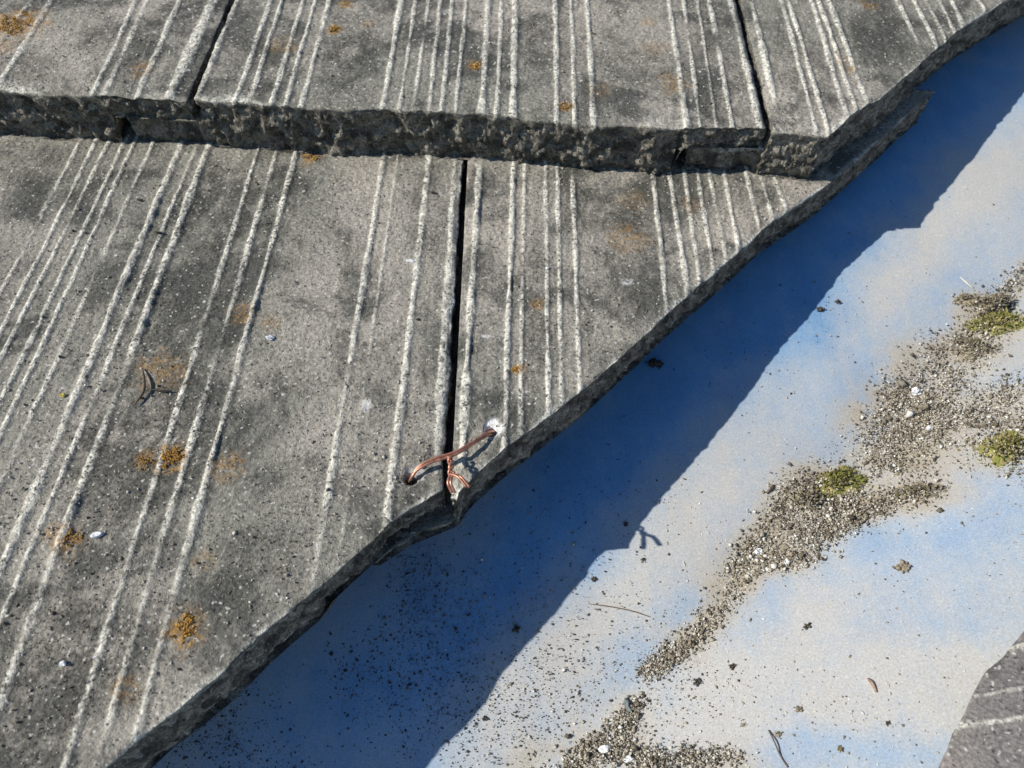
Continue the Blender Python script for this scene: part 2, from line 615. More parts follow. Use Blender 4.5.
    f_un = np.stack([ui[:-1, :-1], ui[1:, :-1], ui[1:, 1:], ui[:-1, 1:]], -1).reshape(-1, 4)
    allv = np.concatenate([allv, under])
    nsk = levels * L

    def cat(a, s, u):
        return np.concatenate([a.ravel(), np.asarray(s, float), np.full(len(under), u)])
    side = np.concatenate([np.full(L, 1.0) * min(1.0, 0.6 + i * 0.4) for i in range(levels)])
    srib = np.concatenate([rib.ravel()[loop] * w for w in ([0.7, 0.25] + [0.0] * levels)[:levels]])
    zer = np.zeros(nsk)
    o = mesh_obj(name, allv, np.concatenate([f_top] + fs + [f_un]), mat, parent,
                 dict(rib=cat(rib, srib, 0), side=cat(np.zeros_like(X), side, 1), lichen=cat(lich, zer, 0),
                      warm=cat(warm, zer, 0), grime=cat(grime, zer, 0), chalk=cat(chalk, zer, 0)), smooth)
    return o


def lin(px_a, px_b, z):
    a, b = hit(*px_a, z), hit(*px_b, z)
    s = (b[0] - a[0]) / (b[1] - a[1])
    return lambda y: a[0] + s * (np.asarray(y) - a[1])


def poly_cut(pts, z):
    P = np.array([hit(x, y, z) for x, y in pts])
    P = P[np.argsort(P[:, 1])]
    s0 = (P[1, 0] - P[0, 0]) / (P[1, 1] - P[0, 1])
    s1 = (P[-1, 0] - P[-2, 0]) / (P[-1, 1] - P[-2, 1])
    a = np.vstack([[P[0, 0] - s0 * .5, P[0, 1] - .5, 0], P, [P[-1, 0] + s1 * .5, P[-1, 1] + .5, 0]])
    return lambda y: np.interp(y, a[:, 1], a[:, 0])


def spread(*segs):
    """row positions: (start, end, step) pieces joined"""
    out = []
    for a, b, st in segs:
        n = max(2, int(round((b - a) / st)))
        out += list(np.linspace(a, b, n, endpoint=False))
    out.append(segs[-1][1])
    return np.array(out)


def grim(z, items):
    r = []
    for px, py, rx, ry, st in items:
        a, b, c = hit(px, py, z), hit(px + rx, py, z), hit(px, py + ry, z)
        r.append((a[0], a[1], abs(b[0] - a[0]), abs(c[1] - a[1]), st))
    return r


def lich(z, items):
    r = []
    for px, py, rad, s in items:
        a = hit(px, py, z)
        b = hit(px + rad, py, z)
        r.append((a[0], a[1], abs(b[0] - a[0]) * 1.3, min(1, s * .82)))
    return r


roof = tag(empty('tiled_roof', frame_matrix((0, 0, 0))),
           'weathered grey ribbed concrete tile roof above the blue valley metal', 'roof')

XJ0 = lin((465, 158), (446, 505), 0.0)              # joint of the lower course
XJ1 = lin((232, 0), (192, 95), TH)                  # joints of the upper course
XJ2 = lin((738.5, 0), (769, 125), TH)
CUT0 = poly_cut([(945, 82), (905, 118), (868, 150), (831, 183), (774, 220), (737, 254), (683, 299), (636, 343), (582, 390), (529, 430), (500, 452), (474, 473), (456, 494), (447, 504)], 0.0)
CUT0L = poly_cut([(446, 487), (429, 497), (409, 509), (390, 524), (341, 568), (314, 591), (277, 621), (214, 678), (180, 708), (134, 742), (105, 770)], 0.0)
CUT1 = poly_cut([(830, 134), (851, 114), (880, 97), (917, 67), (951, 36), (977, 17), (1009, -2), (1060, -30)], TH)
LAP = 0.046


def z_taper(x, y):
    # thinner towards the head, where the tile hangs on its batten
    return np.clip(-0.0245 + 0.02 * np.asarray(y), -TH, -0.018)


G = 0.0016
# lower course, left tile
LL = [(160, 372, 20, .55), (240, 315, 12, .5), (172, 458, 14, 1), (146, 460, 12, .7), (226, 466, 15, .55), (186, 630, 17, 1),
      (72, 540, 15, .75), (52, 532, 9, .6), (310, 158, 10, .9), (125, 690, 12, .5), (270, 322, 9, .4), (205, 560, 10, .35), (150, 375, 10, .4)]
ribsL0 = [ln(85, 134, 0, 293, 1.3, 1.0), ln(100, 134, 0, 333, 1.2, .9), ln(113, 134, 0, 360, 1.2, .9), ln(128.6, 134, 0, 403, 1.2, .9),
          ln(138.6, 134, 0, 436, 1.2, .9), ln(157, 134, 0, 486, 1.5, 1.1), ln(183, 140, 27, 510, 2.0, 1.5),
          ln(200, 137, 47, 510, 1.3, 1.1, wh=.8), ln(212, 137, 75, 505, 2.1, 1.6, wh=.85),
          ln(259, 147, 145, 512, 1.6, 1.0, wh=.6), ln(277, 150, 97, 766, 1.7, 1.3, wh=.75), ln(297, 150, 134, 746, 1.7, 1.4, wh=.8),
          ln(385, 150, 312, 592, 1.5, 1.1), ln(396, 170, 341, 545, 1.0, .5, wh=.5), ln(429, 160, 389, 506, 1.8, 1.2),
          ln(455, 157, 434, 505, 2.0, .9, wh=.85)]
h1, h2 = hit(410, 478, 0), hit(491, 430, 0)
make_tile('roof_tile', roof, lambda y: np.full_like(y, -0.300) + 0 * y,
          lambda y: np.minimum(XJ0(y) - G, CUT0L(y)), spread((-0.345, -0.315, .003), (-0.315, 0.012, .00075), (0.012, 0.075, .004)), 400, 0.0,
          ribsL0, MAT_TILE, zbot=lambda x, y: np.where(x > XJ0(y) - LAP, -0.0215, z_taper(x, y)), seed=100, cut_side='R',
          holes=[(h1[0], h1[1], .0024, .35)], lichens=lich(0, LL),
          grimes=grim(0, [(225, 215, 75, 60, 1), (175, 330, 70, 90, .9), (140, 470, 90, 90, 1), (90, 640, 110, 110, 1), (60, 180, 70, 50, .6), (240, 560, 60, 60, .6), (430, 200, 20, 60, .5)]),
          warms=[(-.045, -.10, .03, .13, 1), (-.03, -.17, .03, .05, .8), (-.10, -.27, .03, .03, .8)],
          chalks=[(*hit(365, 407, 0)[:2], .0022, .004, .55), (*hit(320, 600, 0)[:2], .003, .005, .3)])['label'] = 'left tile of the lower course with many pale ribs and orange lichen'
# lower course, right tile
ribsL1 = [ln(480.6, 157, 463, 443, 2.1, 1.5, y0=-.186), ln(514, 167, 505.7, 416, 1.5, 1.2), ln(524.5, 167, 521, 423, 1.2, .9, wh=.65), ln(546, 186, 549, 413, 1.2, .9),
          ln(558, 186, 562, 403, 1.2, .9), ln(572.5, 174, 580.8, 386, 1.4, 1.0), ln(652.6, 170, 667, 306, 1.4, 1.0), ln(669, 170, 683, 260, 1.4, 1.0),
          ln(685, 175, 696, 254, 1.2, .9), ln(698, 175, 711, 254, 1.2, .9), ln(710, 175, 725, 253, 1.3, 1.0), ln(724, 173, 739, 250, 1.3, 1.0),
          ln(748, 180, 760, 230, 1.2, .8), ln(761, 178, 773, 218, 1.1, .7), ln(775, 180, 785, 205, 1.2, .8)]
make_tile('roof_tile', roof, lambda y: XJ0(y) + G, lambda y: np.maximum(CUT0(y), XJ0(y) + G + .0025),
          spread((-0.2030, 0.02, .0007), (0.02, 0.076, .0012)), 300, 0.0, ribsL1, MAT_TILE, zbot=z_taper, seed=200, cut_side='R',
          holes=[(h2[0], h2[1], .0024, 1.0)], lichens=lich(0, [(517, 370, 7, 1), (537, 303, 6, .7), (628, 238, 17, .45), (633, 200, 12, .3), (690, 205, 9, .3)]),
          grimes=grim(0, [(600, 200, 60, 40, .9), (540, 300, 30, 110, .8), (620, 290, 40, 40, .7), (740, 195, 60, 25, .6)]),
          warms=[(.05, -.05, .05, .05, .35), (.06, -.10, .03, .03, .6)],
          chalks=[(*hit(625, 281, 0)[:2], .004, .002, .6), (*hit(487, 336, 0)[:2], .004, .0012, .5)])['label'] = 'right tile of the lower course, cut diagonally along the valley'
tile_l1 = roof.children[-1]

# upper course
bp = np.array([[p[0], p[1]] for p in [hit(x, y, TH) for x, y in
              ((-330, 80), (0, 87), (33, 92), (100, 93), (180, 96), (196, 97), (334, 109), (382, 107), (516, 116), (596, 127), (676, 127), (767, 128), (827, 136), (900, 140))]])
YB = 0.0
YC = hit(827, 136, TH)[1] + .0005


def butt_line(x):
    return np.interp(x, bp[:, 0], bp[:, 1]) * 0.85 - 0.001


U0R = [ln(32, 0, 0, 42, 1.4, 1, TH), ln(52, 0, 0, 83, 1.9, 1.1, TH), ln(137, 0, 95, 90, 1.5, 1.1, TH), ln(134, 30, 108, 88, 1.8, .7, TH, wh=.7),
       ln(180, 0, 144, 82, 1.9, 1.0, TH, wh=.85), ln(166, 0, 150, 40, 1.0, .4, TH, wh=.4), ln(214, 0, 172, 92, 3.4, 1.5, TH)]
make_tile('roof_tile', roof, lambda y: np.full_like(y, -0.440) + 0 * y, lambda y: XJ1(y) - G,
          spread((YB, 0.15, .0009), (0.15, 0.41, .004)), 330, TH, U0R, MAT_TILE, butt=butt_line,
          zbot=lambda x, y: np.where(x > XJ1(y) - LAP, -0.0135, -0.0302 + 0.02 * np.asarray(y)), seed=300, levels=24, side_amp=.0040, rough_side=.3,
          lichens=lich(TH, [(14, 24, 24, 1), (2, 45, 12, .6), (140, 70, 12, .5), (35, 15, 12, .6)]),
          grimes=grim(TH, [(30, 70, 40, 25, .8), (130, 40, 60, 40, .6), (190, 70, 20, 30, .5)]), warms=[(-.22, .03, .06, .03, .7)])['label'] = 'tile at the left of the upper course with a large lichen patch'
U1R = [ln(238, 0, 200, 90, 2.1, 1.6, TH), ln(272, 0, 237, 97, 1.7, 1.3, TH), ln(283, 0, 251, 97, 1.5, 1.2, TH), ln(304, 0, 272, 103, 1.5, 1.1, TH),
       ln(316, 0, 286, 103, 1.4, 1.1, TH), ln(330, 0, 302, 103.5, 1.7, 1.3, TH), ln(402, 0, 383, 107, 1.8, 1.2, TH), ln(416, 0, 400, 107, 1.2, .9, TH),
       ln(429, 0, 414, 107, 1.3, 1.0, TH), ln(441, 0, 429.5, 107, 1.3, 1.0, TH), ln(453, 0, 442, 107, 1.3, 1.0, TH), ln(467, 0, 456, 107, 1.4, 1.1, TH),
       ln(489, 0, 482, 107, 2.0, 1.2, TH), ln(502, 0, 497, 110, 1.3, .9, TH), ln(515.5, 0, 513, 113, 1.9, 1.2, TH), ln(556, 0, 557, 122, 1.6, 1.0, TH),
       ln(571.5, 0, 575, 122, 1.4, .9, TH), ln(587.5, 0, 594, 127, 1.7, 1.1, TH), ln(669, 0, 687, 125, 1.6, 1.1, TH), ln(684, 0, 700, 125, 1.3, .9, TH),
       ln(698, 0, 716, 125, 1.0, .7, TH, wh=.6), ln(710, 0, 732, 125, 1.8, 1.2, TH), ln(731, 0, 760, 125, 2.0, 1.3, TH)]
make_tile('roof_tile', roof, lambda y: XJ1(y) + G, lambda y: XJ2(y) - G, spread((YB, 0.15, .0008), (0.15, 0.41, .004)), 440, TH, U1R, MAT_TILE,
          butt=butt_line, zbot=lambda x, y: np.where(x > XJ2(y) - LAP, -0.0135, -0.0302 + 0.02 * np.asarray(y)), seed=400, levels=24, side_amp=.0040, rough_side=.3,
          lichens=lich(TH, [(335, 30, 8, 1), (475, 66, 7, .9), (565, 107, 8, .8), (648, 23, 6, .7), (672, 84, 14, .4), (283, 46, 12, .35), (347, 4, 6, .9), (655, 48, 12, .3), (600, 90, 9, .3), (368, 24, 8, .3)]),
          grimes=grim(TH, [(350, 50, 50, 60, .9), (270, 60, 40, 50, .6), (540, 40, 40, 50, .7), (630, 70, 40, 30, .5), (720, 60, 40, 60, .5)]), warms=[(.08, .06, .06, .05, .4)])['label'] = 'middle tile of the upper course, full width between two joints'
U2R = [ln(751, 0, 780, 126, 2.0, 1.4, TH), ln(781, 0, 816, 130, 1.6, 1.0, TH), ln(788, 0, 827, 128, 1.5, 1.0, TH), ln(811, 0, 846, 115, 1.6, 1.1, TH),
       ln(818, 0, 856, 110, 1.6, 1.1, TH), ln(828, 0, 866, 100, 1.8, 1.2, TH), ln(897, 0, 922, 52, 1.6, 1.1, TH), ln(914, 0, 936, 45, 1.5, 1.0, TH),
       ln(926, 0, 944, 37, 1.4, 1.0, TH), ln(939, 0, 954, 32, 1.4, 1.0, TH), ln(951, 0, 962, 23, 1.4, 1.0, TH), ln(960, 0, 970, 15, 1.4, 1.0, TH), ln(978, 0, 988, 15, 1.4, 1.0, TH)]
make_tile('roof_tile', roof, lambda y: XJ2(y) + G, lambda y: np.minimum(CUT1(y), 0.456), spread((YC, 0.165, .0008), (0.165, 0.41, .004)), 330, TH, U2R, MAT_TILE,
          butt=lambda x: np.clip(butt_line(x) - YC, 0, .004), butt_fade=.02, zbot=lambda x, y: -0.0295 + 0.02 * np.asarray(y), seed=500, cut_side='R', levels=22, side_amp=.0034, rough_side=.4,
          lichens=lich(TH, [(840, 62, 8, .4), (868, 5, 7, .6), (850, 70, 6, .5)]), grimes=grim(TH, [(880, 30, 50, 40, .8), (800, 70, 30, 50, .6)]))['label'] = 'tile at the right end of the upper course, cut along the valley'
tile_u1, tile_u2 = roof.children[-2], roof.children[-1]


# interlocking ledges below the joints: each belongs to the tile on the right of its joint
def ledge(parent, xj, z0, ys, seed, cut=None, setback=0.0, depth=-0.0158, top=.0138):
    nxl = 56
    f = (lambda y: np.minimum(xj(y) + .0035, np.maximum(cut(y) - .001 + .0145 * np.exp(-(np.maximum(xj(y) - cut(y), 0) / .016) ** 2), xj(y) - LAP + .008))) if cut else (lambda y: xj(y) + .004)
    return make_tile('interlock_ledge', parent, lambda y: xj(y) - LAP + .0065, f, ys, nxl, z0 - top, [], MAT_TILE,
                     zbot=lambda x, y: np.full(np.shape(x), depth), seed=seed, levels=9, side_amp=.0026, butt=(lambda x: butt_line(x) + setback) if setback else None)


ledge(tile_l1, XJ0, 0.0, spread((-0.2215, 0.0, .0012), (0.0, 0.066, .004)), 600, CUT0L, depth=-0.0085, top=.0218)
ledge(tile_u1, XJ1, TH, spread((0, 0.12, .001), (0.12, 0.4, .006)), 620, None, .0022)
ledge(tile_u2, XJ2, TH, spread((0, 0.12, .001), (0.12, 0.4, .006)), 640, None, .0022)

# ------------------------------------------------------------------ valley metal
UP0, UP1 = -0.35, 0.75
sA = np.concatenate([np.linspace(0, 0.26, 88)])
sB = np.linspace(0, 0.26, 88)
vv = np.linspace(UP0, UP1, 300)
BASEV = VB


def valley_pt(s, v):
    """s<0 near side, s>0 far side; the fold has a small radius"""
    s, v = np.asarray(s, float), np.asarray(v, float)
    side = np.where(s[..., None] < 0, PA, PB)
    p = BASEV + v[..., None] * VDIR + np.abs(s)[..., None] * side
    r = 0.012
    lift = np.clip(1 - np.abs(s) / r, 0, 1) ** 2 * r * 0.085
    return p + lift[..., None] * vert


Sg, Vg = np.meshgrid(np.concatenate([-sA[::-1], sB[1:]]), vv)
Pm = valley_pt(Sg, Vg)
dent = 0.0009 * fbm(Sg, Vg, 0, 0.09, 2, 700) + 0.0004 * fbm(Sg, Vg, 0, 0.03, 2, 705)
Pm = Pm + (dent + metal_dent(Pm))[..., None] * vert


def project(P):
    d = (np.asarray(P) - CAM_C) @ CAM_M
    return 512 - d[..., 0] / d[..., 2] * F_PX, 384 + d[..., 1] / d[..., 2] * F_PX


def blob_field(P, blobs, seed):
    """soft stain and painted-shade shapes given by centre, radii and turn on the metal"""
    out = np.zeros(P.shape[:-1])
    wx = 0.010 * fbm(P[..., 0], P[..., 1], 0, 0.035, 3, seed)
    wy = 0.010 * fbm(P[..., 0], P[..., 1], 0, 0.035, 3, seed + 7)
    for (px, py, rx, ry, ang, val) in blobs:
        c, _ = metal_hit(px, py)
        e, _ = metal_hit(px + 40 * math.cos(math.radians(ang)), py + 40 * math.sin(math.radians(ang)))
        ax = (e - c)[:2]
        k = np.linalg.norm(ax) / 40.0
        ax = ax / np.linalg.norm(ax)
        dx, dy = P[..., 0] - c[0] + wx, P[..., 1] - c[1] + wy
        a = (dx * ax[0] + dy * ax[1]) / (rx * k)
        b = (-dx * ax[1] + dy * ax[0]) / (ry * k)
        w = np.exp(-(a * a + b * b))
        out = out + w * val
    return out


DUST_SHADE = [(720, 480, 130, 40, -50, .35), (560, 660, 110, 50, -50, .35), (960, 200, 120, 30, -45, .45), (900, 300, 60, 14, -50, .25),
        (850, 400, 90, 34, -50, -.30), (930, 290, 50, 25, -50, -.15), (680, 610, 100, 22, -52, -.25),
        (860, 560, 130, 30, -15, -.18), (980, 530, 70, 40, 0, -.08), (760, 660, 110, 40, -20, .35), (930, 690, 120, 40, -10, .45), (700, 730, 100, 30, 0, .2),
        (860, 760, 80, 22, 0, -.2), (880, 130, 170, 60, -45, -.75), (740, 290, 170, 60, -48, -.85), (590, 470, 140, 50, -50, -.7), (500, 610, 100, 40, -50, -.15), (360, 660, 200, 110, -45, -.50),  # big negative blobs follow the cast shadow: deep blue shade put into the colour
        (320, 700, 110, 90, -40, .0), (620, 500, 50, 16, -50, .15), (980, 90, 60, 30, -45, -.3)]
dust_shade = np.clip(0.70 + blob_field(Pm, DUST_SHADE, 720), 0, 1)
BAND = [(1075, 235, 60, 9, -42, 350), (1150, 165, 60, 8, -42, 250), (505, 812, 60, 14, -45, 800), (420, 895, 60, 14, -45, 700), (1060, 430, 40, 24, 0, 500), (1005, 290, 40, 8, -50, 260), (975, 335, 50, 26, -50, 900), (940, 375, 50, 30, -45, 1000), (905, 405, 46, 34, -45, 800), (885, 440, 30, 26, -40, 600),
        (950, 410, 60, 22, 0, 500), (985, 430, 60, 28, 5, 900), (930, 440, 60, 26, 10, 700), (1010, 395, 30, 24, 0, 300), (1000, 462, 40, 16, 20, 500),
        (900, 465, 50, 14, 10, 350), (915, 492, 34, 16, -10, 420), (880, 505, 30, 12, -20, 240),
        (800, 500, 40, 26, -45, 1200), (835, 495, 40, 22, -20, 1000), (780, 530, 44, 24, -50, 1300), (820, 530, 50, 18, -15, 900), (850, 520, 40, 14, -20, 400), (750, 560, 34, 20, -50, 800), (790, 560, 36, 14, -10, 400),
        (725, 595, 34, 15, -50, 600), (700, 630, 34, 13, -48, 520), (670, 655, 30, 13, -40, 560), (650, 668, 14, 8, -40, 200),
        (632, 712, 18, 10, -60, 150), (608, 738, 34, 16, -40, 520), (575, 760, 44, 16, -30, 650), (640, 760, 50, 14, 0, 520), (700, 758, 50, 14, 0, 420), (620, 748, 24, 12, 0, 240)]
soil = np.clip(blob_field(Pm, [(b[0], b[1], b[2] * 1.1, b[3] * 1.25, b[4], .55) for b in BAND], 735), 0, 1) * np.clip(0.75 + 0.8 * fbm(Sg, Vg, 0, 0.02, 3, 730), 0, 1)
dust_shade = np.clip(dust_shade + 0.8 * soil, 0, 1)
ny_, nx_ = Sg.shape
idm = np.arange(ny_ * nx_).reshape(ny_, nx_)
fm = np.stack([idm[:-1, :-1], idm[:-1, 1:], idm[1:, 1:], idm[1:, :-1]], -1).reshape(-1, 4)
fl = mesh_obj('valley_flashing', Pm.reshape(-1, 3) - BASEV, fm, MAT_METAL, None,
              dict(dust_shade=dust_shade.ravel(), soil=soil.ravel()), True, frame_matrix(BASEV))
sol = fl.modifiers.new('sheet', 'SOLIDIFY')
sol.thickness = 0.0008
sol.offset = -1.0
tag(fl, 'blue painted metal valley flashing with dusty film, running diagonally beside the tiles', 'flashing')

# underlay below the tiles of the near slope (out of sight under the tiles)
ua = [valley_pt(np.array(s), np.array(v)) - 0.004 * NA for s, v in ((-0.10, UP0), (-0.10, UP1), (-0.9, UP1), (-0.9, UP0))]
mesh_obj('underlay', ua, [(0, 1, 2, 3)], MAT_UNDERLAY, roof)


# ------------------------------------------------------------------ the opposite slope's tile
PT = PITCH_TILE
zB_w = None
# frame of the far slope: y up that slope, mirrored across the valley
mir = lambda d: d - 2 * (d @ lat) * lat
ey, ez = mir(np.array([0, 1.0, 0])), mir(np.array([0, 0, 1.0]))
ex = np.cross(ey, ez)
ez = ez / np.linalg.norm(ez)
FB = np.stack([ex, ey, ez], 1)               # far frame -> tile frame
B_LIFT = 0.026
b0 = plane_hit(975, 700, ez, metal_hit(975, 700)[0] + ez * B_LIFT)


def far_hit(px, py):
    p = plane_hit(px, py, ez, b0)
    return FB.T @ (p - b0)


bc = np.array([far_hit(x, y) for x, y in ((1040, 608), (1024, 630), (1004, 655), (985, 672), (970, 705), (952, 738), (938, 768), (915, 810))])
bc = bc[np.argsort(bc[:, 1])]
s0 = (bc[2, 0] - bc[0, 0]) / (bc[2, 1] - bc[0, 1])
s1 = (bc[-1, 0] - bc[-3, 0]) / (bc[-1, 1] - bc[-3, 1])
ca = np.vstack([[bc[0, 0] - s0 * .3, bc[0, 1] - .3, 0], bc, [bc[-1, 0] + s1 * .3, bc[-1, 1] + .3, 0]])
cutB = lambda y: np.interp(y, ca[:, 1], ca[:, 0])
roofB = tag(empty('tiled_roof', frame_matrix(b0, T2W @ FB)),
            'corner of the grey tile roof on the far side of the valley', 'roof')


def far_ln(x1, y1, x2, y2, w, h, wh=1.0):
    a, b = far_hit(x1, y1), far_hit(x2, y2)
    return dict(x=a[0], y=a[1], s=(b[0] - a[0]) / (b[1] - a[1]), w=w * 1e-3, h=h * 1e-3, y0=-9, y1=9, wh=wh)


ribsB = [far_ln(985, 653, 1024, 645, 1.2, .6, .6), far_ln(980, 695, 1015, 690, 1.6, .6, .35), far_ln(985, 722, 1020, 718, 1.5, .7, .6), far_ln(955, 762, 1000, 757, 1.6, .5, .3)]
make_tile('roof_tile', roofB, lambda y: cutB(y), lambda y: np.maximum(cutB(y) + .004, 0.16 + 0 * y), spread((bc[0, 1] - .05, bc[0, 1] - .01, .003), (bc[0, 1] - .01, bc[-1, 1] + .02, .0008), (bc[-1, 1] + .02, bc[-1, 1] + .22, .004)),
          260, 0.0, ribsB, MAT_TILE_B, zbot=lambda x, y: np.full(np.shape(x), -0.020), seed=800, cut_side='L')['label'] = 'grey tile across the valley with pinkish pale streaks'


# ------------------------------------------------------------------ grains
OCT = np.array([(1, 0, 0), (-1, 0, 0), (0, 1, 0), (0, -1, 0), (0, 0, 1), (0, 0, -1)], float)
OCF = np.array([(0, 2, 4), (2, 1, 4), (1, 3, 4), (3, 0, 4), (2, 0, 5), (1, 2, 5), (3, 1, 5), (0, 3, 5)])


def rand_rot(n):
    q = RNG.normal(size=(n, 4))
    q /= np.linalg.norm(q, axis=1, keepdims=True)
    w, x, y, z = q.T
    return np.stack([np.stack([1 - 2 * (y * y + z * z), 2 * (x * y - z * w), 2 * (x * z + y * w)], -1),
                     np.stack([2 * (x * y + z * w), 1 - 2 * (x * x + z * z), 2 * (y * z - x * w)], -1),
                     np.stack([2 * (x * z - y * w), 2 * (y * z + x * w), 1 - 2 * (x * x + y * y)], -1)], 1)


def grains(name, pos, size, mat, matrix=None, base=None, flat=0.55, tone=None, parent=None):
    """angular crumbs: jittered octahedra"""
    n = len(pos)
    shp = OCT[None] * (1 + RNG.uniform(-.38, .38, (n, 6, 1)))
    sc = np.stack([np.ones(n), RNG.uniform(.55, 1, n), RNG.uniform(flat * .7, flat * 1.4, n)], -1)
    v = shp * sc[:, None, :] * size[:, None, None]
    v = np.einsum('nij,nkj->nki', rand_rot(n), v) + pos[:, None, :]
    f = (OCF[None] + 6 * np.arange(n)[:, None, None]).reshape(-1, 3)
    tn = RNG.uniform(0, 1, n) if tone is None else tone
    b = np.zeros(3) if base is None else base
    return mesh_obj(name, v.reshape(-1, 3) - b, f, mat, parent, dict(tone=np.repeat(np.clip(tn, 0, .999), 6)), False, matrix)


def metal_points(px, py):
    out = np.zeros((len(px), 3))
    nn = np.zeros((len(px), 3))
    for i, (x, y) in enumerate(zip(px, py)):
        p, n = metal_hit(x, y)
        out[i] = p
        nn[i] = n
    return out, nn


def scatter(blobs):
    """(x, y, rx, ry, turn, count) -> gaussian spots on the metal"""
    X, Y = [], []
    for (cx, cy, rx, ry, ang, cnt) in blobs:
        a = RNG.normal(size=cnt) * rx * .5
        b = RNG.normal(size=cnt) * ry * .5
        c, s = math.cos(math.radians(ang)), math.sin(math.radians(ang))
        X.append(cx + a * c - b * s)
        Y.append(cy + a * s + b * c)
    return np.concatenate(X), np.concatenate(Y)


bx_, by_ = scatter([(*b[:5], int(b[5] * 2.3)) for b in BAND])
bpz, bn = metal_points(bx_, by_)
kp = (fbm(bpz[:, 0], bpz[:, 1], 0, .018, 3, 55) + RNG.uniform(-.45, .45, len(bpz))) > -.40
bpz, bn = bpz[kp], bn[kp]
bs = RNG.gamma(2.0, .00014, len(bpz)) + .00018
bs = np.where(RNG.uniform(0, 1, len(bs)) < .04, bs * 2.1, bs)
bpz = bpz + bn * (bs * .3 + np.abs(RNG.normal(size=len(bpz))) * .0007)[:, None]
tag(grains('roof_grit', bpz, bs, MAT_GRIT, frame_matrix(VB), VB), 'band of loose tan and grey grit lying along the fold of the valley metal', 'grit', kind='stuff')

SPARSE = [(960, 440, 160, 160, 0, 500), (780, 540, 200, 140, -45, 700), (690, 640, 150, 60, -48, 500), (600, 740, 160, 60, -30, 600), (720, 690, 120, 60, 0, 260),
          (860, 660, 240, 90, 0, 380), (900, 720, 220, 80, 0, 260), (560, 640, 90, 110, -50, 700), (520, 720, 110, 60, -40, 700), (650, 500, 130, 60, -50, 160), (800, 330, 160, 50, -50, 160), (960, 200, 120, 60, -45, 60),
          (960, 520, 100, 60, 0, 200), (900, 590, 180, 40, -20, 160)]
sx, sy = scatter(SPARSE)
spz, sn = metal_points(sx, sy)
ss = RNG.gamma(1.8, .00012, len(spz)) + .00015
tag(grains('fine_grit', spz + sn * (ss * .35)[:, None], ss, MAT_GRIT, frame_matrix(VB), VB), 'fine grit thinly sprinkled over the sunlit valley metal', 'grit', kind='stuff')
SHADE = [(300, 690, 170, 90, -40, 3600), (370, 610, 110, 60, -45, 2600), (260, 735, 150, 60, -10, 1800), (400, 680, 90, 120, -60, 1500), (470, 610, 100, 90, -50, 500), (470, 690, 60, 60, -50, 250), (560, 520, 140, 60, -50, 300), (700, 380, 200, 70, -48, 180), (860, 180, 160, 50, -48, 80)]
sx, sy = scatter(SHADE)
spz, sn = metal_points(sx, sy)
ss = RNG.gamma(1.6, .00012, len(spz)) + .00013
tag(grains('soil_specks', spz + sn * (ss * .35)[:, None], ss, MAT_SOIL, frame_matrix(VB), VB), 'dark soil specks scattered on the shaded metal under the tile edge', 'soil', kind='stuff')

# sand and crumbs on the tiles
tx, ty = RNG.uniform(-20, 900, 24000), RNG.uniform(-6, 768, 24000)
pt = []
for x, y in zip(tx, ty):
    if y < 128:
        p = hit(x, y, TH)
        if p[1] > .004 and p[0] < CUT1(p[1]) - .004 and abs(p[0] - XJ1(p[1])) > .006 and abs(p[0] - XJ2(p[1])) > .006:
            pt.append(p)
    elif y > 165:
        p = hit(x, y, 0)
        cu = CUT0(p[1]) if p[0] > XJ0(p[1]) else CUT0L(p[1])
        if p[1] < -.004 and p[0] < cu - .004 and abs(p[0] - XJ0(p[1])) > .006:
            pt.append(p)
pt = np.array(pt)
pt = pt[(fbm(pt[:, 0], pt[:, 1], 0, .035, 3, 77) + RNG.uniform(-.7, .7, len(pt))) > .05]
ps = RNG.gamma(1.8, .00011, len(pt)) + .00018
tag(grains('sand_grains', pt + np.array([0, 0, 1])[None] * (ps * .3 + .0002)[:, None], ps, MAT_GRIT, frame_matrix((0, 0, 0))), 'loose sand grains sprinkled over the faces of the near roof tiles', 'sand', kind='stuff')


# ------------------------------------------------------------------ lichen, moss
def px_size(px, py, surf):
    if surf == 'metal':
        return np.linalg.norm(metal_hit(px + 1, py)[0] - metal_hit(px, py)[0])
    return np.linalg.norm(hit(px + 1, py, surf) - hit(px, py, surf))


def lichen_patch(px, py, r, z, label, n):
    n = int(n * 2.0)
    c = hit(px, py, z)
    R = r * px_size(px, py, z)
    ang, rad = RNG.uniform(0, 2 * math.pi, n * 3), np.sqrt(RNG.uniform(0, 1, n * 3)) * R
    P = np.stack([c[0] + rad * np.cos(ang), c[1] + rad * np.sin(ang), np.full(n * 3, z)], -1)
    keep = (fbm(P[:, 0], P[:, 1], 0, R * .45, 3, int(px)) - (rad / R) ** 2 * .9 + .35) > RNG.uniform(-.2, .2, n * 3)
    P = P[keep][:n]
    s = RNG.uniform(.00025, .00072, len(P))
    P[:, 2] += .0003 + .0004 * RNG.uniform(0, 1, len(P))
    o = grains('lichen_patch', P, s, MAT_LICHEN, frame_matrix(c), c, .4)
    return tag(o, label, 'lichen', 'orange lichen patches on the tiles')


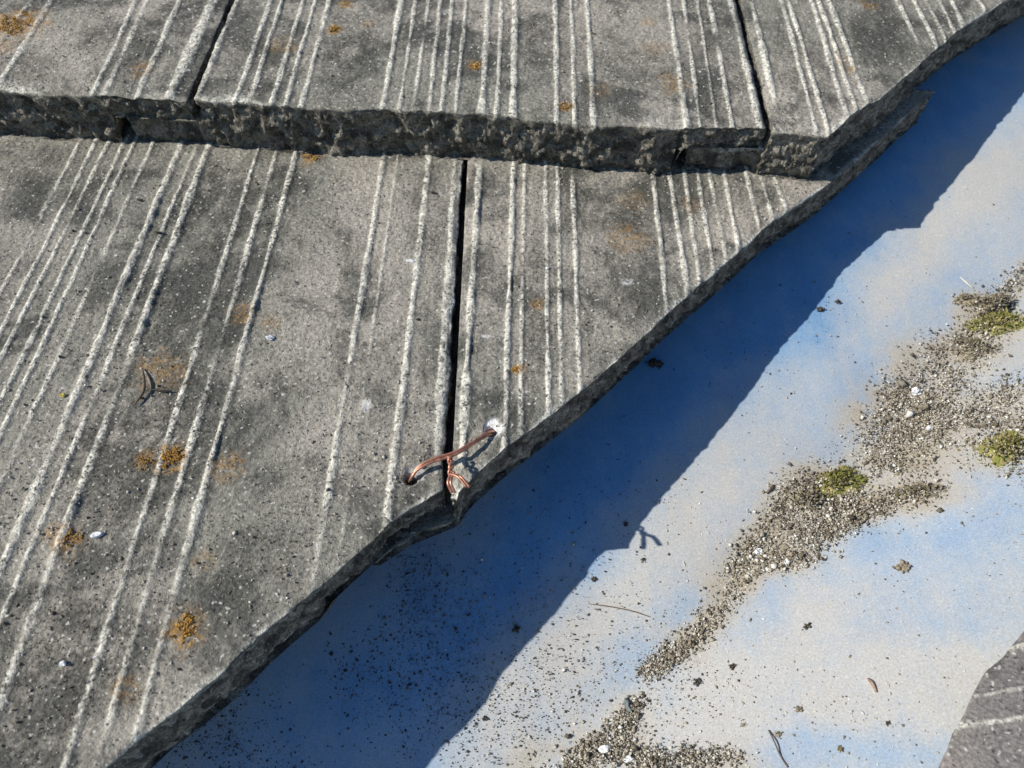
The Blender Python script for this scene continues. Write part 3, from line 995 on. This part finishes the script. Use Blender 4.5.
lichen_patch(16, 24, 24, TH, 'largest orange lichen patch, in the top left corner of the upper course', 170)
lichen_patch(173, 459, 13, 0, 'bright orange lichen patch between ribs at the middle of the lower left tile', 120)
lichen_patch(186, 629, 16, 0, 'orange lichen patch nearest the bottom, right of the long ribs', 110)
lichen_patch(335, 30, 7, TH, 'small orange lichen spot beside the left joint of the upper course', 30)
lichen_patch(474, 66, 7, TH, 'small orange lichen spot between pale ribs at the centre of the upper middle tile', 32)
lichen_patch(565, 107, 7, TH, 'small brownish lichen spot on the front rim of the upper middle tile', 26)
lichen_patch(517, 370, 7, 0, 'small lichen spot on a rib of the cut lower right tile', 34)
lichen_patch(310, 158, 9, 0, 'orange lichen streak right under the front edge of the upper course', 34)
lichen_patch(146, 461, 10, 0, 'faint orange lichen dusting just left of the bright central patch', 36)
lichen_patch(72, 538, 11, 0, 'thin orange lichen patch beside the white chip on the lower left tile', 34)


def moss(name, px, py, rx, ry, hgt, label, mat, n, group='moss clumps along the valley fold', blade=.0016, dirt=True):
    c, nrm = metal_hit(px, py)
    k = px_size(px, py, 'metal')
    a1 = np.cross(VDIR, nrm)
    a1 /= np.linalg.norm(a1)
    ax = np.array([1.0, 0, 0]) - nrm * nrm[0]
    ax /= np.linalg.norm(ax)
    ay = np.cross(nrm, ax)
    root = empty(name, frame_matrix(c))
    # soil cushion
    th = np.linspace(0, 2 * math.pi, 29)[:-1]
    vs, fs = [], []
    nr = 7
    for i in range(nr + 1):
        f = i / nr
        for t in th:
            w = 1 + .75 * float(vnoise(math.cos(t) * 1.9 + px, math.sin(t) * 1.6, 0, 3))
            rr = f * w
            h = hgt * (1 - f ** 2.2) * (.75 + .5 * float(fbm(math.cos(t) * f * .01, math.sin(t) * f * .01, px * .1, .006, 3, 5)))
            vs.append(ax * rr * rx * k * math.cos(t) + ay * rr * ry * k * math.sin(t) + nrm * (h - .0004))
    m = len(th)
    for i in range(nr):
        for j in range(m):
            fs.append((i * m + j, (i + 1) * m + j, (i + 1) * m + (j + 1) % m, i * m + (j + 1) % m))
    mesh_obj('cushion', vs, fs, mat, root, dict(tone=RNG.uniform(0, 1, len(vs))), True)
    # leafy tips: short bent blades standing on the cushion
    V, Fc, tn = [], [], []
    ang, rad = RNG.uniform(0, 2 * math.pi, n), np.abs(RNG.normal(size=n)) * .62
    for i in range(n):
        t, f = ang[i], rad[i]
        w = 1 + .75 * float(vnoise(math.cos(t) * 1.9 + px, math.sin(t) * 1.6, 0, 3))
        h = hgt * max(0, 1 - f ** 2.2) * (.8 + .4 * random.random())
        p = ax * f * w * rx * k * math.cos(t) + ay * f * w * ry * k * math.sin(t) + nrm * h
        d = nrm + (ax * math.cos(t) + ay * math.sin(t)) * (f * .9) + RNG.normal(size=3) * .45
        d /= np.linalg.norm(d)
        s = np.cross(d, RNG.normal(size=3))
        s /= np.linalg.norm(s)
        Lb = blade * RNG.uniform(.6, 1.4)
        wd = Lb * .30
        b = len(V)
        bend = RNG.normal(size=3) * Lb * .25
        V += [p - s * wd * .6, p + s * wd * .6, p + d * Lb * .55 + s * wd, p + d * Lb * .55 - s * wd, p + d * Lb + bend]
        Fc += [(b, b + 1, b + 2, b + 3), (b + 3, b + 2, b + 4)]
        tn += [min(.999, max(0, random.random() * .6 + .25 + .45 * float(vnoise(p[0] * 220, p[1] * 220, px, 9))))] * 5
    mesh_obj('leaves', V, Fc, mat, root, dict(tone=tn))
    if dirt:
        q = int(n * .22)
        t, f = RNG.uniform(0, 2 * math.pi, q), RNG.uniform(.4, 1.15, q)
        pos = (ax[None] * (f * np.cos(t) * rx * k)[:, None] + ay[None] * (f * np.sin(t) * ry * k)[:, None]
               + nrm[None] * (hgt * np.clip(1 - f ** 2.2, 0, 1) + .0007)[:, None])
        grains('caught_grit', pos, RNG.uniform(.0004, .0011, q), MAT_GRIT, None, None, .6, None, root)
    return tag(root, label, 'moss', group)


moss('moss_clump', 993, 328, 30, 13, .007, 'long yellow green moss clump highest up the valley fold', MAT_MOSS, 900)
moss('moss_clump', 990, 308, 24, 11, .008, 'grey brown dried moss clump on top of the highest green moss', MAT_MOSS_DRY, 600)
moss('moss_clump', 974, 351, 16, 13, .006, 'small brown dried moss tuft just below the highest green clump', MAT_MOSS_DRY, 420)
moss('moss_clump', 836, 486, 22, 15, .008, 'olive moss clump with yellow tips in the middle of the grit band', MAT_MOSS, 700)
moss('moss_clump', 806, 500, 18, 14, .005, 'brownish moss clump beside the olive one in the middle of the grit band', MAT_MOSS_DRY, 420)
moss('moss_clump', 1008, 450, 26, 22, .007, 'olive moss clump at the right edge of the picture', MAT_MOSS, 800)
moss('moss_clump', 918, 494, 20, 11, .004, 'low greyish moss tuft at the lower tip of the wide grit patch', MAT_MOSS_DRY, 320)
moss('moss_clump', 965, 300, 9, 5, .003, 'tiny dry moss tuft left of the highest clumps', MAT_MOSS_DRY, 120)


# ------------------------------------------------------------------ small loose things
def lump(name, c, nrm, r, label, cat, mat, group=None, squash=(1, .8, .6), seed=1, tone=None, turn=0.0):
    """an irregular stone: a noisy 10 x 8 ball"""
    vs, fs = [], []
    nu, nv = 12, 8
    ax = np.array([math.cos(turn), math.sin(turn), 0.0])
    ax = ax - nrm * (ax @ nrm)
    ax /= np.linalg.norm(ax)
    ay = np.cross(nrm, ax)
    for i in range(nv + 1):
        ph = math.pi * i / nv
        for j in range(nu):
            th = 2 * math.pi * j / nu
            d = np.array([math.sin(ph) * math.cos(th), math.sin(ph) * math.sin(th), math.cos(ph)])
            rr = r * (1 + .6 * float(fbm(d[0] + seed * 3.3, d[1], d[2], .8, 3, seed, .65)))
            vs.append((ax * d[0] * squash[0] + ay * d[1] * squash[1] + nrm * (d[2] + .7) * squash[2]) * rr)
    for i in range(nv):
        for j in range(nu):
            fs.append((i * nu + j, (i + 1) * nu + j, (i + 1) * nu + (j + 1) % nu, i * nu + (j + 1) % nu))
    o = mesh_obj(name, vs, fs, mat, None, dict(tone=np.full(len(vs), RNG.uniform(0, 1) if tone is None else tone)), False, frame_matrix(c))
    return tag(o, label, cat, group)


UPN = np.array([0, 0, 1.0])


def crumb(px, py, rpx, label, mat, group, tone=.4):
    """a ragged crumb: a tight cluster of angular bits"""
    c, nrm = metal_hit(px, py)
    r = rpx * px_size(px, py, 'metal')
    n = int(10 + rpx * 6)
    d = RNG.normal(size=(n, 3)) * np.array([.42, .36, .25]) * r
    d = d - nrm * np.minimum(d @ nrm, 0)[:, None] * 1.6
    P = c + d + nrm * r * .12
    o = grains('soil_crumb', P, RNG.uniform(.22, .5, n) * r, mat, frame_matrix(c), c, .7, np.clip(tone + RNG.normal(size=n) * .22, 0, .99))
    return tag(o, label, 'crumb', group)


def on_metal(name, px, py, rpx, label, cat, mat, group=None, **kw):
    c, n = metal_hit(px, py)
    return lump(name, c, n, rpx * px_size(px, py, 'metal'), label, cat, mat, group, **kw)


def on_tile(name, px, py, rpx, label, cat, mat, group=None, z=0.0, **kw):
    return lump(name, hit(px, py, z) + np.array([0, 0, .0003]), UPN, .72 * rpx * px_size(px, py, z), label, cat, mat, group, **kw)


CR = 'soil crumbs on the valley metal'
crumb(903, 568, 7.6, 'brown soil crumb on the far metal below the low moss tuft', MAT_MOSS_DRY, CR, .1)
crumb(807, 627, 4.2, 'dark crumb alone on the far metal right of the narrow grit band', MAT_SOIL, CR, .4)
crumb(655, 365, 6.8, 'dark round crumb in deep shade close under the cut tile edge', MAT_SOIL, CR, .0)
crumb(820, 310, 3.8, 'larger dark crumb at the edge of the shadow on the metal', MAT_SOIL, CR, .2)
crumb(837, 302, 3.0, 'small dark crumb beside the larger one at the shadow edge', MAT_SOIL, CR, .2)
crumb(626, 524, 3.0, 'round dark crumb in the shade near the wire shadow', MAT_SOIL, CR, .0)
crumb(643, 559, 2.5, 'small brown crumb in sun below the wire shadow', MAT_SOIL, CR, .4)
crumb(594, 578, 3.0, 'brown crumb on the shadow edge left of the long needle', MAT_SOIL, CR, .4)
crumb(516, 628, 3.4, 'dark crumb in the middle of the shaded metal', MAT_SOIL, CR, .4)
crumb(485, 719, 3.0, 'brown crumb just outside the shadow near the bottom', MAT_SOIL, CR, .4)
crumb(733, 667, 3.8, 'dark crumb cluster head right of the grit band tail', MAT_SOIL, CR, .4)
crumb(799, 710, 4.7, 'brown crumb on the dusty far metal above the twig', MAT_MOSS_DRY, CR, .3)
crumb(779, 735, 4.2, 'pale brown crumb at the upper end of the twig', MAT_MOSS_DRY, CR, .6)
crumb(698, 683, 4.2, 'dark crumb on the far metal nearest the grit band tail', MAT_SOIL, CR, .4)
crumb(888, 723, 3.0, 'small dark crumb on the far metal below the dry leaf', MAT_SOIL, CR, .4)
crumb(840, 749, 3.8, 'tan crumb on the far metal at the bottom middle', MAT_MOSS_DRY, CR, .8)
on_metal('slate_chip', 628, 706, 6.5, 'grey green slate chip standing in the grit band', 'stone', MAT_STONE, seed=20, squash=(.55, 1.1, .5), turn=.2)
PB_ = 'pale pebbles in the grit band'
on_metal('pebble', 606, 750, 5, 'white pebble lowest in the grit band', 'pebble', MAT_WHITE, PB_, seed=21, squash=(1, .7, .6))
on_metal('pebble', 630, 760, 4.5, 'white pebble at the bottom edge right of the lowest one', 'pebble', MAT_WHITE, PB_, seed=22, squash=(1, .7, .5))
on_metal('pebble', 757, 553, 4.5, 'white pebble at the left rim of the middle grit patch', 'pebble', MAT_WHITE, PB_, seed=23)
on_metal('pebble', 787, 563, 4, 'small pale pebble below the middle grit patch', 'pebble', MAT_WHITE, PB_, seed=24)
on_metal('pebble', 914, 393, 5, 'white pebble at the left of the wide grit patch', 'pebble', MAT_WHITE, PB_, seed=25)
on_metal('pebble', 930, 429, 4, 'white pebble in the middle of the wide grit patch', 'pebble', MAT_WHITE, PB_, seed=26)
on_metal('pebble', 785, 548, 4, 'rounded brown pebble in the lower middle grit patch', 'pebble', MAT_GRIT, PB_, seed=27, tone=.55)
on_metal('pebble', 791, 535, 4, 'dark brown pebble in the centre of the middle grit patch', 'pebble', MAT_GRIT, PB_, seed=28, tone=.1)

WC = 'white chips on the tiles'
on_tile('white_chip', 411, 262, 5.5, 'pale blue white feathery chip left of the joint of the lower course', 'chip', MAT_WHITE, WC, seed=31, squash=(1.3, .5, .35), turn=-.1)
on_tile('white_chip', 98, 536, 6.5, 'largest white chip, on the lower left tile', 'chip', MAT_WHITE, WC, seed=32, squash=(1.2, .6, .5), turn=.3)
on_tile('white_chip', 64, 664, 4.5, 'round white chip near the bottom left corner', 'chip', MAT_WHITE, WC, seed=33)
on_tile('white_chip', 97, 657, 4, 'thin white chip right of the round one at the bottom left', 'chip', MAT_WHITE, WC, seed=34, squash=(1.2, .45, .4), turn=.5)
on_tile('white_chip', 271, 339, 5, 'grey white stone chip at the middle of the lower left tile', 'chip', MAT_WHITE, WC, seed=35)
on_tile('white_chip', 547, 269, 2.5, 'tiny white chip on the lower right tile', 'chip', MAT_WHITE, WC, seed=36)
on_tile('yellow_petal', 63, 396, 3.5, 'tiny yellow petal between ribs near the left edge', 'petal', MAT_YELLOW, seed=37, squash=(1, .9, .5))
SD = 'dark seeds on the tiles'
on_tile('seed', 160, 234, 4, 'black seed caught on a rib below the upper course', 'seed', MAT_SEED, SD, seed=41, squash=(1.2, .5, .5))
on_tile('seed', 418, 320, 2.6, 'tiny black seed on a pale rib near the joint', 'seed', MAT_SEED, SD, seed=42)
on_tile('seed', 141, 201, 3, 'small dark seed near the leftmost ribs under the upper course', 'seed', MAT_SEED, SD, seed=43, squash=(1.3, .5, .5))
on_tile('seed', 434, 194, 3, 'dark seed left of the joint just under the upper course', 'seed', MAT_SEED, SD, seed=44, squash=(1.2, .6, .5))


def tube(pts, radii, sides=8):
    P = np.asarray(pts, float)
    n = len(P)
    R = np.full(n, radii) if np.isscalar(radii) else np.asarray(radii)
    vs, fs = [], []
    T = np.gradient(P, axis=0)
    T /= np.linalg.norm(T, axis=1, keepdims=True)
    a = np.cross(T[0], [0.31, 0.2, 0.93])
    a /= np.linalg.norm(a)
    for i in range(n):
        a = a - T[i] * (a @ T[i])
        a /= np.linalg.norm(a)
        b = np.cross(T[i], a)
        for k in range(sides):
            t = 2 * math.pi * k / sides
            vs.append(P[i] + R[i] * (math.cos(t) * a + math.sin(t) * b))
    for i in range(n - 1):
        for k in range(sides):
            fs.append((i * sides + k, i * sides + (k + 1) % sides, (i + 1) * sides + (k + 1) % sides, (i + 1) * sides + k))
    fs.append(tuple(range(sides))[::-1])
    fs.append(tuple((n - 1) * sides + k for k in range(sides)))
    return vs, fs


def spline(pts, n):
    P = np.asarray(pts, float)
    P = np.vstack([2 * P[0] - P[1], P, 2 * P[-1] - P[-2]])
    out = []
    segs = len(P) - 3
    for u in np.linspace(0, segs - 1e-6, n):
        i = int(u)
        t = u - i
        a, b, c, d = P[i:i + 4]
        out.append(.5 * ((2 * b) + (-a + c) * t + (2 * a - 5 * b + 4 * c - d) * t * t + (-a + 3 * b - 3 * c + d) * t ** 3))
    return np.array(out)


def strand(name, pts, r, mat, label=None, cat=None, n=24, parent=None, taper=False, base=None):
    P = spline(pts, n)
    c = P[0] if base is None else base
    rr = r * (1 - .6 * np.abs(np.linspace(-1, 1, n)) ** 2) if taper else r
    vs, fs = tube(P - c, rr)
    o = mesh_obj(name, vs, fs, mat, parent, None, True, None if parent else frame_matrix(c))
    return tag(o, label, cat) if label else o


mp = lambda x, y, h=.0006: (lambda q: q[0] + q[1] * h)(metal_hit(x, y))
strand('twig', [mp(769, 731), mp(775, 744, .002), mp(781, 757), mp(788, 768)], .0003, MAT_TWIG, 'thin brown twig lying on the far metal at the bottom', 'twig')
strand('needle', [mp(588, 603), mp(610, 606), mp(632, 611, .001), mp(650, 617)], .00028, MAT_TWIG, 'long thin dark needle across the shadow edge', 'needle', taper=True)
strand('needle', [mp(959, 278, .001), mp(966, 286, .002), mp(974, 291)], .0004, MAT_NEEDLE, 'short pale needle near the top of the valley fold', 'needle', taper=True)
strand('leaf_curl', [mp(868, 679), mp(872, 684, .0012), mp(877, 693)], .0007, plain('dry_leaf', (0.30, 0.20, 0.15), .8), 'small curled reddish leaf on the dusty far metal', 'leaf', taper=True)
strand('twig', [hit(142, 368, .001), hit(144, 380, .0022), hit(143, 392, .0018), hit(134, 405, .001)], .0007, MAT_TWIG, 'curved dark twig on the lower left tile', 'twig', taper=True)
strand('twig', [hit(150, 389, .001), hit(163, 391, .001), hit(172, 391, .001)], .0005, MAT_SEED, 'short dark twig right of the curved one', 'twig', taper=True)
strand('twig', [mp(766, 494, .001), mp(770, 490, .002), mp(774, 486)], .0006, MAT_TWIG, 'short dark twig at the left tip of the middle grit patch', 'twig')

# ------------------------------------------------------------------ copper tie wire
wbase = hit(452, 470, 0)
wire = tag(empty('tie_wire', frame_matrix(wbase)), 'twisted copper wire tying the two lower tiles together across the joint', 'wire')
WR = .00060


def wpart(name, pts, r=WR, n=40):
    P = spline(pts, n)
    vs, fs = tube(P - wbase, r, 10)
    return mesh_obj(name, vs, fs, MAT_COPPER, wire, None, True)


arch = [(409, 483, -.006), (411.5, 477, .0002), (418, 468.5, .0026), (430, 461.5, .0042), (444, 457.0, .0048), (456, 453, .0050), (468, 446, .0046), (480, 438.5, .0036), (488, 434, .0012), (493, 433, -.004)]
A = np.array([hit(x, y, z) for x, y, z in arch])
for sgn in (-1, 1):
    off = np.array([.35, 1.0, .25]) * WR * 1.1 * sgn
    wpart('arch_strand', A + off, n=60)
# the twist below the arch
t0, t1 = hit(450.5, 456, .0060), hit(451.5, 474, .0085)
axis = (t1 - t0)
e1 = np.cross(axis / np.linalg.norm(axis), [0, 0, 1.0])
e1 /= np.linalg.norm(e1)
e2 = np.cross(axis / np.linalg.norm(axis), e1)
ends = [hit(453.5, 493, .0065), hit(468, 487, .0095)]
mids = [hit(449.5, 483, .0085), hit(459.5, 477, .0100)]
for k in (0, 1):
    pts = []
    for i in range(26):
        f = i / 25
        th = math.pi * k + f * 2 * math.pi * 1.6
        rr = WR * (1.35 + .35 * math.sin(f * 9))
        pts.append(t0 + axis * f + (math.cos(th) * e1 + math.sin(th) * e2) * rr)
    wpart('twist_strand', pts, n=90)
    j = k if (pts[-1] - t1) @ e1 < 0 else 1 - k
    q = 1 - k if (pts[-1] - t1)[0] > 0 and k == 0 or (pts[-1] - t1)[0] < 0 and k == 1 else k
    for dx in ((-.6, .6) if True else ()):
        o_ = np.array([dx * WR * 1.6, 0, 0])
        wpart('tail', [t1 + o_ * .6, mids[q] + o_, ends[q] + o_], n=20)
